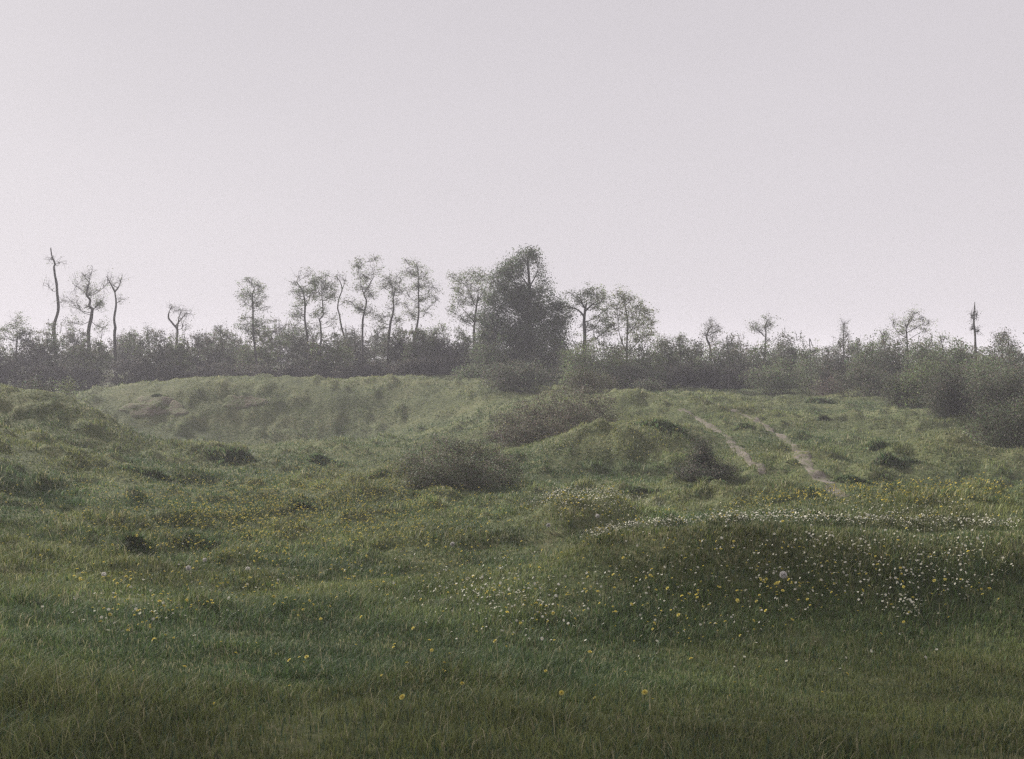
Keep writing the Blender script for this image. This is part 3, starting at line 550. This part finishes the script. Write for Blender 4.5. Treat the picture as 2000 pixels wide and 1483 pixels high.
# -- brambles and weed clumps standing in the clearing
def clump(label, px, by, w_, ty, n, col, name='weed_tuft', cat='weeds', **k):
    """a ragged tuft of tall coarse weeds: upright blades and small leaves, highest in the middle, thinning out at its edge"""
    x_, y_, _ = hit(px, by, 8); D = float(y_[0]); hw = w_/F*D*.62; H_ = min(.5, max(.14, (by-ty)/F*D*.5)); D += hw*.5
    cx = float(at(px, by, D)[0]); n = int(n*.8); ph = rng.random(3)*6
    t = rng.random(n)*2*PI; rr = np.abs(rng.normal(size=n))*.62; wob = 1+.3*np.sin(2*t+ph[0])+.2*np.sin(3*t+ph[1])+.15*np.sin(5*t+ph[2])
    X = cx+hw*rr*np.cos(t)*wob; Y = D+hw*.6*rr*np.sin(t)*wob; Z = ground_z(X, Y); z0 = float(ground_z(cx, D))
    h_ = H_*np.exp(-rr**2*.9)*(.45+.75*rng.random(n))*(1+.35*vnoise(X*4, Y*4, 9)); wd = np.maximum(.007, .0006*D)*(.7+.9*rng.random(n))
    a = rng.random(n)*2*PI; la_ = rng.random(n)*2*PI; ln_ = h_*(.15+.6*rng.random(n)); lx_, ly_ = np.cos(la_)*ln_, np.sin(la_)*ln_; wx_, wy_ = np.cos(a)*wd, np.sin(a)*wd
    Vb_ = np.stack([np.stack([X-wx_*.6, Y-wy_*.6, Z-.02], 1), np.stack([X+wx_*.6, Y+wy_*.6, Z-.02], 1), np.stack([X+wx_+lx_*.4, Y+wy_+ly_*.4, Z+h_*.6], 1), np.stack([X-wx_+lx_*.4, Y-wy_+ly_*.4, Z+h_*.6], 1), np.stack([X+lx_, Y+ly_, Z+h_], 1)], 1).reshape(-1, 3)
    q5 = np.arange(n)[:, None]*5; cc = leaf_colors(n, np.array(col)*.4+np.array([.075, .105, .045])*.9, .3, (.20, .19, .11), .05)
    o_ = mesh_obj(name, Vb_-np.array([cx, D, z0]), [np.concatenate([q5+j_ for j_ in (0, 1, 2, 3)], 1), np.concatenate([q5+j_ for j_ in (3, 2, 4)], 1)], M_grass, colors=np.repeat(cc, 5, 0)); o_.location = (cx, D, z0)
    return tag(o_, label, cat)
BRC = (.12, .122, .085)
def bramble(label, outline, D, n, col, leaf, name='bramble_thicket'):
    """outline: lobes in picture measure (px, top_py, base_py, half width px), depth D"""
    cx = sum(o_[0] for o_ in outline)/len(outline); b_ = at(cx, outline[0][2], D); gz_ = float(ground_z(b_[0], D)); root_loc = np.array([b_[0], D, gz_]); L_ = []
    for (x, ty, by, hw_, *dd) in outline:
        d_ = D+(dd[0] if dd else 0); p_ = at(x, ty, d_); g = float(ground_z(p_[0], d_)); hh = max(p_[2]-g, .2); zz = g-gz_
        L_.append((p_[0]-b_[0], d_-D, zz+hh*.42, hw_/F*d_, hh*.58))
    return bush(name, label, 'brambles', cx, outline[0][2], D, 100, outline[0][1], n=n, col=col, leaf=leaf, lumps=L_, dy=.8, sub=.09, stems=60, sprig=14, alt=(.18, .14, .125), pa=.2)
bramble('large bramble thicket crowning the ridge in the centre, its right end darkest', [(985,800,850,40),(1025,780,850,42),(1065,762,845,42),(1105,752,840,42,.6),(1145,747,820,38,1),(1178,765,815,26,1.2),(1060,810,862,55,-1.2),(1120,790,845,50,-.6),(1010,830,862,45,-1.5)], 29.5, 24000, BRC, .04)
bramble('low spreading bramble thicket in the hollow left of the large one', [(800,890,945,32),(835,865,945,38),(870,850,945,40,.5),(910,850,940,42,.5),(950,865,935,42,.4),(985,885,930,34),(880,880,955,60,-1),(940,895,948,50,-.9),(830,905,955,40,-1)], 23.4, 22000, (.115, .135, .078), .034)
bramble('small dark bramble bush with a pointed top beside the track', [(1366,842,925,10),(1372,850,925,13),(1370,858,925,14,.1),(1376,864,928,18),(1368,868,928,18,-.1),(1357,886,930,22),(1394,890,930,24),(1335,908,935,20),(1416,908,932,22),(1375,906,938,48,-.4)], 23.2, 9500, (.075, .088, .058), .03, 'bramble_bush')
clump('dark weedy clump filling the scoop behind the flowered knoll, right of the centre ridge', 1300, 842, 84, 822, 2300, (0.070, 0.089, 0.045), leaf=.034, sub=.07, lobes=6)
clump('grey weed patch in the hollow under the left bank', 450, 905, 90, 862, 2400, (0.105, 0.122, 0.072), leaf=.035, sub=.08, lobes=5)
clump('small grey weed patch in the middle of the pale field', 625, 908, 75, 880, 1700, (0.096, 0.122, 0.068), leaf=.03, sub=.07, lobes=5)
clump('broad dark patch of tall weeds in the near left field', 372, 1068, 130, 1012, 4200, (0.074, 0.093, 0.048), leaf=.022, sub=.05, lobes=8, sprig=40)
clump('small dark weed tuft left of the broad weed patch', 258, 1076, 60, 1042, 1500, (0.074, 0.093, 0.048), leaf=.02, sub=.045, lobes=4)
clump('flat weed tuft midway across the field, below the bramble thicket', 588, 1000, 70, 978, 1300, (0.079, 0.102, 0.051), leaf=.022, sub=.05, lobes=5)
clump('low dark tuft on the field edge near the left mound', 290, 935, 80, 902, 1900, (0.079, 0.102, 0.057), leaf=.03, sub=.06, lobes=5)
clump('dark weedy tuft at the left end of the low thicket', 738, 935, 36, 908, 900, (0.088, 0.102, 0.054), leaf=.026, sub=.06, lobes=3)
clump('dark tuft of weeds on the bank face, above the bare earth', 305, 778, 22, 764, 500, (0.052, 0.067, 0.039), leaf=.04, sub=.07, lobes=3)
clump('dark green tuft close beside the lower end of the pink track', 1662, 944, 50, 922, 1300, (0.061, 0.080, 0.042), leaf=.022, sub=.05, lobes=5)
clump('brown tuft on the grass slope between the track and the right hedge', 1608, 822, 22, 802, 500, BROWN, leaf=.034, sub=.06, lobes=3)
clump('dark low clump on the small hump right of the upper track', 1448, 838, 42, 818, 900, (0.070, 0.093, 0.045), leaf=.032, sub=.06, lobes=4)
clump('sprawling dark clump under the crest of the right hand mound', 1745, 912, 80, 884, 2200, (0.070, 0.085, 0.050), leaf=.026, sub=.05, lobes=6)
clump('dark bush clump on the hump left of the right hand mound', 1715, 880, 50, 856, 1200, (0.079, 0.093, 0.048), leaf=.028, sub=.06, lobes=4)
clump('low dark tuft between the dark bramble bush and the yellow flowered crest', 1380, 950, 60, 932, 1100, (0.079, 0.096, 0.048), leaf=.022, sub=.05, lobes=5)
clump('spindly dark clump at the foot of the wide right thicket', 1598, 788, 36, 764, 800, DARK, leaf=.045, sub=.08, lobes=3)
clump('flat dark tuft behind the flowered middle mound', 1245, 966, 70, 944, 1300, (0.070, 0.093, 0.045), leaf=.022, sub=.05, lobes=5)

# ------------------------------------------------------------------ flowers
def disc_head(kind):
    """one unit flower, head diameter 1 at z=1 (in head units), short stem below"""
    V_, F4, F3, C_ = [], [], [], []
    WH, YE, STEM = (.66, .64, .60), (.60, .54, .16), (.08, .11, .04)
    if kind == 'daisy':
        k_ = 11
        for i in range(k_):
            a = 2*PI*i/k_; w_ = .22; b = len(V_)
            for (r_, s_, z_) in ((.14, -.5, 0), (.5, -.45, .06), (.5, .45, .06), (.14, .5, 0)):
                V_.append((r_*math.cos(a)-s_*w_*math.sin(a)*(r_+.3), r_*math.sin(a)+s_*w_*math.cos(a)*(r_+.3), z_)); C_.append(WH)
            F4.append([b, b+1, b+2, b+3])
        b = len(V_); V_.append((0, 0, .12)); C_.append(YE)
        for i in range(7): V_.append((.17*math.cos(2*PI*i/7), .17*math.sin(2*PI*i/7), .03)); C_.append(YE)
        for i in range(7): F3.append([b, b+1+i, b+1+(i+1) % 7])
    else:
        for lay, (rr, zz, kk) in enumerate(((.5, .05, 13), (.36, .16, 10), (.2, .24, 7))):
            for i in range(kk):
                a = 2*PI*i/kk+lay*.3; b = len(V_)
                for (r_, s_, z_) in ((.05, -.1, 0), (rr, -.13, zz), (rr, .13, zz), (.05, .1, 0)):
                    V_.append((r_*math.cos(a)-s_*math.sin(a), r_*math.sin(a)+s_*math.cos(a), z_)); C_.append(YE if lay < 2 else (.64, .52, .10))
                F4.append([b, b+1, b+2, b+3])
    return np.array(V_), np.array(F4), (np.array(F3) if F3 else None), np.array(C_)
def flower_geo(kind, diam, stem, tilt, az):
    V_, F4, F3, C_ = disc_head(kind); V_ = V_*diam
    ct, st = math.cos(tilt), math.sin(tilt); V_ = np.stack([V_[:, 0]*ct+V_[:, 2]*st, V_[:, 1], -V_[:, 0]*st+V_[:, 2]*ct], 1)
    ca, sa = math.cos(az), math.sin(az); V_ = np.stack([V_[:, 0]*ca-V_[:, 1]*sa, V_[:, 0]*sa+V_[:, 1]*ca, V_[:, 2]+stem], 1)
    sv, sf = prisms([[0, 0, -.02]], [[0, 0, stem]], np.array([diam*.05]), np.array([diam*.045])); nV = len(V_)
    V_ = np.vstack([V_, sv]); C_ = np.vstack([C_, np.tile((.08, .11, .04), (len(sv), 1))]); F4 = np.vstack([F4, sf+nV])
    return V_, F4, F3, C_
def zone_pts(n_, kind, *a):
    if kind == 'e':        # ellipse
        cx, cy, rx, ry = a; t = rng.random(n_)*2*PI; r_ = np.sqrt(rng.random(n_)); return cx+rx*r_*np.cos(t), cy+ry*r_*np.sin(t)
    if kind == 'g':        # gaussian blob
        cx, cy, rx, ry = a; return cx+rng.normal(size=n_)*rx, cy+rng.normal(size=n_)*ry
    if kind == 'l':        # band along a polyline
        pl, s_ = a; pl = np.array(pl, float); t = rng.random(n_)*(len(pl)-1); i = t.astype(int); f = (t-i)[:, None]
        p_ = pl[i]*(1-f)+pl[i+1]*f; return p_[:, 0]+rng.normal(size=n_)*3, p_[:, 1]+rng.normal(size=n_)*s_
crest = [(1150,1062),(1210,1046),(1280,1034),(1350,1029),(1430,1026),(1550,1025),(1700,1030),(1830,1034),(1990,1038)]
crest2 = [(1420,1005),(1500,990),(1580,976),(1650,966),(1720,960),(1800,957),(1900,960),(2000,965)]
ZW = [('on the crest of the near right mound', 760, 'l', crest, 2.5), ('on the crest of the near right mound', 520, 'l', crest[4:], 5), ('on the crest of the near right mound', 300, 'l', crest[:6], 5), ('on the shaded face of the near right mound', 160, 'e', 1560, 1110, 380, 90), ('on the shaded face of the near right mound', 210, 'e', 1790, 1125, 190, 75),
      ('on the shaded face of the near right mound', 60, 'g', 1770, 1212, 30, 9), ('on the shaded face of the near right mound', 34, 'g', 1600, 1078, 40, 8), ('on the shaded face of the near right mound', 190, 'e', 1400, 1165, 250, 95), ('on the shaded face of the near right mound', 180, 'e', 1750, 1120, 230, 80),
      ('along the low spur in front of the middle mound', 230, 'g', 975, 1175, 85, 26), ('along the low spur in front of the middle mound', 110, 'g', 1020, 1225, 90, 34),
      ('on top of the flowery middle mound', 620, 'g', 1150, 985, 62, 14), ('on top of the flowery middle mound', 380, 'l', [(1030,992),(1090,972),(1160,964),(1220,974),(1290,1003)], 4),
      ('on the mound beside the bramble thicket', 420, 'e', 1180, 870, 130, 30), ('on the mound beside the bramble thicket', 220, 'l', [(1040,892),(1090,868),(1140,842),(1190,822)], 5),
      ('in the near left meadow', 60, 'g', 300, 1215, 85, 30), ('in the near left meadow', 120, 'e', 600, 1120, 480, 90), ('on the rim of the right hand mound', 120, 'l', [(1850,852),(1890,860),(1940,872)], 3), ('scattered over the far slopes', 260, 'e', 1450, 840, 330, 70),
      ('scattered over the far slopes', 120, 'l', [(1180,768),(1215,758),(1250,756),(1290,770),(1340,780)], 4), ('behind the near mound crest', 260, 'e', 1650, 1003, 280, 16), ('in the lower right grass', 26, 'e', 1500, 1290, 400, 60)]
ZY = [('on the ridge behind the near right mound', 620, 'l', crest2, 7), ('on the ridge behind the near right mound', 420, 'e', 1720, 985, 260, 22), ('on the crest of the near right mound', 150, 'l', crest, 7),
      ('on the shaded face of the near right mound', 150, 'e', 1380, 1170, 260, 110), ('on the shaded face of the near right mound', 60, 'e', 1780, 1150, 190, 90), ('on the shaded face of the near right mound', 30, 'g', 1480, 1160, 50, 14),
      ('along the low spur in front of the middle mound', 80, 'g', 1020, 1190, 90, 36), ('in the near left meadow', 64, 'g', 285, 1215, 75, 34), ('in the near left meadow', 16, 'g', 590, 1210, 40, 12), ('in the near left meadow', 22, 'e', 350, 1130, 300, 60),
      ('in the grass at the bottom of the picture', 16, 'e', 800, 1350, 700, 80), ('over the pale middle field', 4600, 'g', 600, 970, 230, 60), ('in the near left meadow', 260, 'e', 600, 1130, 480, 80), ('in the grass at the bottom of the picture', 40, 'e', 1000, 1320, 850, 90), ('over the pale middle field', 900, 'g', 480, 1020, 160, 35), ('over the pale middle field', 500, 'g', 800, 930, 120, 40),
      ('on top of the flowery middle mound', 120, 'g', 1150, 990, 70, 15), ('scattered over the far slopes', 500, 'e', 1450, 850, 380, 80), ('scattered over the far slopes', 300, 'e', 650, 800, 250, 60), ('on the mound beside the bramble thicket', 160, 'e', 1180, 870, 140, 34)]
def build_flowers(kind, zones, name, cat, word, dmin, dmax):
    X, Y, Z, T = [], [], [], []
    for zi, (where, n_, *a) in enumerate(zones):
        u_, v_ = zone_pts(n_, *a); x, y, z = hit(u_+rng.normal(size=n_)*7, v_+rng.normal(size=n_)*(2.2 if a[0] is crest or len(a) == 2 else 3.5), 4, 70); ok = ~np.isnan(y)
        X.append(x[ok]); Y.append(y[ok]); T += [where]*int(ok.sum())
    X = np.concatenate(X); Y = np.concatenate(Y); X = X+rng.normal(size=len(X))*.03; T = np.array(T)
    dd = (dmin+(dmax-dmin)*rng.random(len(X))**1.6)*np.clip(1.1-Y/60, .7, 1); size = dd/Y; order = np.argsort(-size)
    Zg = ground_z(X, Y)
    def geo():
        return flower_geo(kind, 1.0, 1.0, random.uniform(.1, .9), random.uniform(0, 2*PI))
    # 300 largest: one object each, sharing a few meshes
    protos = []
    for v in range(9):
        st = random.uniform(.10, .17); V_, F4, F3, C_ = flower_geo(kind, (dmin+dmax)/2, st, random.uniform(.15, 1.0), v*2*PI/9+.2)
        o_ = mesh_obj(name, V_, [F4]+([F3] if F3 is not None else []), M_petal, colors=C_, link=False); protos.append(o_.data); bpy.data.objects.remove(o_)
    base = None
    for k_ in order[:300]:
        if base is None: ob = base = bpy.data.objects.new(name, protos[0])
        else: ob = base.copy()
        ob.data = protos[random.randrange(9)]; s_ = dd[k_]/((dmin+dmax)/2); ob.scale = (s_, s_, s_*random.uniform(.8, 1.2)); ob.location = (X[k_], Y[k_], Zg[k_]); ob.rotation_euler = (0, 0, random.uniform(-.4, .4))
        COL.objects.link(ob); tag(ob, f'{word} {T[k_]}', cat, f'{word}s {T[k_]}')
    VV, FF4, FF3, CC, o_ = [], [], [], [], 0
    gs = [flower_geo(kind, 1.0, 6.5, random.uniform(.1, 1.0), i*.7) for i in range(9)]
    for k_ in order[300:]:
        V_, F4, F3, C_ = gs[random.randrange(9)]; s_ = dd[k_]
        VV.append(V_*s_+np.array([X[k_], Y[k_], Zg[k_]])); FF4.append(F4+o_)
        if F3 is not None: FF3.append(F3+o_)
        CC.append(C_); o_ += len(V_)
    o = mesh_obj(name+'s', np.vstack(VV), [np.vstack(FF4)]+([np.vstack(FF3)] if FF3 else []), M_petal, colors=np.vstack(CC)); tag(o, f'mass of tiny far off {word}s speckling the slopes', cat, kind='stuff')
build_flowers('daisy', ZW, 'daisy', 'daisy', 'white daisy', .015, .028)
build_flowers('dandelion', ZY, 'dandelion', 'dandelion', 'yellow dandelion', .016, .036)
# seed heads
def clock(label, px, py, rad, D=None):
    if D is None:
        x, y, z = hit(px, py); D = float(y[0])-.15
    c = at(px, py, D); g = float(ground_z(c[0], D)); root = empty('dandelion_clock', (c[0], D, g)); tag(root, label, 'seed head', 'dandelion seed heads')
    hgt = max(c[2]-g, .08); V_, F_ = tube(smooth_line([[.06*hgt/.3, .02, -.03], [.05*hgt/.3, .01, hgt*.35], [.022*hgt/.3, 0, hgt*.7], [0, 0, hgt]], 4), np.linspace(.0024, .0016, 13), 5); mesh_obj('stem', V_, F_, M_leafstem, root, colors=np.tile((.12, .15, .07), (len(V_), 1)))
    u_ = unit(260); P0 = u_*.1*rad; P1 = u_*rad; P0[:, 2] += hgt; P1[:, 2] += hgt
    a = prisms(P0, P1, np.full(260, .0006), np.full(260, .0004))
    C_ = P1; V2, F2 = leaf_quads(np.repeat(C_, 2, 0), np.full(520, rad*.34)); V_, F_ = join([a, (V2, F2)])
    mesh_obj('seed_ball', V_, F_, M_petal, root, colors=np.tile((.72, .7, .68), (len(V_), 1)))
M_leafstem = leafy('flower_stem', .2)
clock('largest pale seed head, standing above the dark face of the near right mound', 1530, 1123, .027, 8.9)
clock('pale pink seed head, biggest of those in the near left meadow', 368, 1120, .026)
clock('round seed head just above and right of the pink one', 400, 1104, .021)
clock('seed head alone in the grass right of the pink one', 484, 1122, .021)
clock('seed head at the far left of the near meadow', 203, 1130, .021)
clock('round white seed head at the left foot of the flowery middle mound', 1071, 1030, .026)
clock('round white seed head on the face of the flowery middle mound', 1167, 1008, .026)
clock('dim seed head in the grass left of the flowery middle mound', 884, 1071, .027)

# ------------------------------------------------------------------ air
def haze_b(nt, N, L):
    out = N.new('ShaderNodeOutputMaterial'); v = N.new('ShaderNodeVolumePrincipled'); v.inputs['Density'].default_value = .0021; v.inputs['Color'].default_value = (.90, .88, 1.0, 1); v.inputs['Anisotropy'].default_value = .1
    L.new(v.outputs[0], out.inputs['Volume'])
M_haze = node_mat('haze_air', haze_b)
X0, Y0, Y1, Z0, Z1 = 1510, -1510, 1510, -2.9, 9.5
hv = np.array([[x, y, z] for z in (Z0, Z1) for x, y in ((-X0, Y0), (X0, Y0), (X0, Y1), (-X0, Y1))])
hf_ = np.array([[3, 2, 1, 0], [4, 5, 6, 7], [0, 1, 5, 4], [1, 2, 6, 5], [2, 3, 7, 6], [3, 0, 4, 7]])
o = mesh_obj('haze', hv, hf_, M_haze); tag(o, 'thin milky haze over the clearing', 'haze', kind='stuff')

# ------------------------------------------------------------------ light
SUN_AZ, SUN_EL = R(-47), R(31)     # azimuth left of the view direction, behind the trees
w_ = bpy.data.worlds.new('World'); sc.world = w_; w_.use_nodes = True; nt = w_.node_tree; N_ = nt.nodes; L_ = nt.links; N_.clear()
out = N_.new('ShaderNodeOutputWorld'); bg = N_.new('ShaderNodeBackground'); sky = N_.new('ShaderNodeTexSky'); sky.sky_type = 'NISHITA'; sky.sun_disc = False
sky.sun_elevation = SUN_EL; sky.sun_rotation = SUN_AZ; sky.dust_density = 4; sky.air_density = 1.4
hs = N_.new('ShaderNodeHueSaturation'); hs.inputs['Saturation'].default_value = .18; L_.new(sky.outputs[0], hs.inputs['Color'])
mx = N_.new('ShaderNodeMix'); mx.data_type = 'RGBA'; mx.inputs[0].default_value = .93; mx.inputs[7].default_value = (6.1, 5.75, 6.1, 1)   # thin even overcast
tcw = N_.new('ShaderNodeTexCoord'); sx = N_.new('ShaderNodeSeparateXYZ'); L_.new(tcw.outputs['Generated'], sx.inputs[0])
rp = N_.new('ShaderNodeValToRGB'); rp.color_ramp.interpolation = 'EASE'; rp.color_ramp.elements[0].position = 0; rp.color_ramp.elements[0].color = (1.0, .945, .99, 1); rp.color_ramp.elements[1].position = .42; rp.color_ramp.elements[1].color = (.87, .822, .87, 1)
L_.new(sx.outputs[2], rp.inputs[0]); vs = N_.new('ShaderNodeVectorMath'); vs.operation = 'SCALE'; vs.inputs['Scale'].default_value = 6.6; L_.new(rp.outputs[0], vs.inputs[0]); cn = N_.new('ShaderNodeTexNoise'); cn.inputs['Scale'].default_value = 2.2; cn.inputs['Detail'].default_value = 5; mpc = N_.new('ShaderNodeMapping'); mpc.inputs['Scale'].default_value = (1, 1, 3.5); L_.new(tcw.outputs['Generated'], mpc.inputs[0]); L_.new(mpc.outputs[0], cn.inputs['Vector'])
cm = N_.new('ShaderNodeMapRange'); cm.inputs[3].default_value = 6.3; cm.inputs[4].default_value = 7.0; L_.new(cn.outputs['Fac'], cm.inputs[0]); L_.new(cm.outputs[0], vs.inputs['Scale'])
L_.new(vs.outputs[0], mx.inputs[7])
L_.new(hs.outputs[0], mx.inputs[6]); L_.new(mx.outputs[2], bg.inputs['Color']); bg.inputs['Strength'].default_value = .1; L_.new(bg.outputs[0], out.inputs[0])
sd = bpy.data.lights.new('sun', 'SUN'); sd.energy = 7; sd.angle = R(8); sd.color = (1, .95, .86); so = bpy.data.objects.new('sun', sd); COL.objects.link(so)
sv = Vector((math.sin(SUN_AZ)*math.cos(SUN_EL), math.cos(SUN_AZ)*math.cos(SUN_EL), math.sin(SUN_EL))); so.rotation_euler = sv.to_track_quat('Z', 'Y').to_euler(); so.location = sv*50

# ------------------------------------------------------------------ camera, render
cd = bpy.data.cameras.new('camera'); cam = bpy.data.objects.new('camera', cd); COL.objects.link(cam); sc.camera = cam
cam.location = (0, 0, EYE); cam.rotation_euler = (PI/2-PITCH, 0, 0); cd.sensor_fit = 'HORIZONTAL'; cd.sensor_width = 36; cd.lens = 36*F/2000; cd.clip_end = 4000; cd.clip_start = .05
sc.view_settings.view_transform = 'Standard'; sc.view_settings.look = 'None'; sc.view_settings.exposure = .15; sc.view_settings.gamma = 1
sc.render.engine = 'CYCLES'; c = sc.cycles; c.max_bounces = 6; c.diffuse_bounces = 3; c.transmission_bounces = 4; c.volume_bounces = 2; c.use_denoising = False; c.filter_width = 1.4; c.sample_clamp_indirect = 2.5; c.sample_clamp_direct = 12
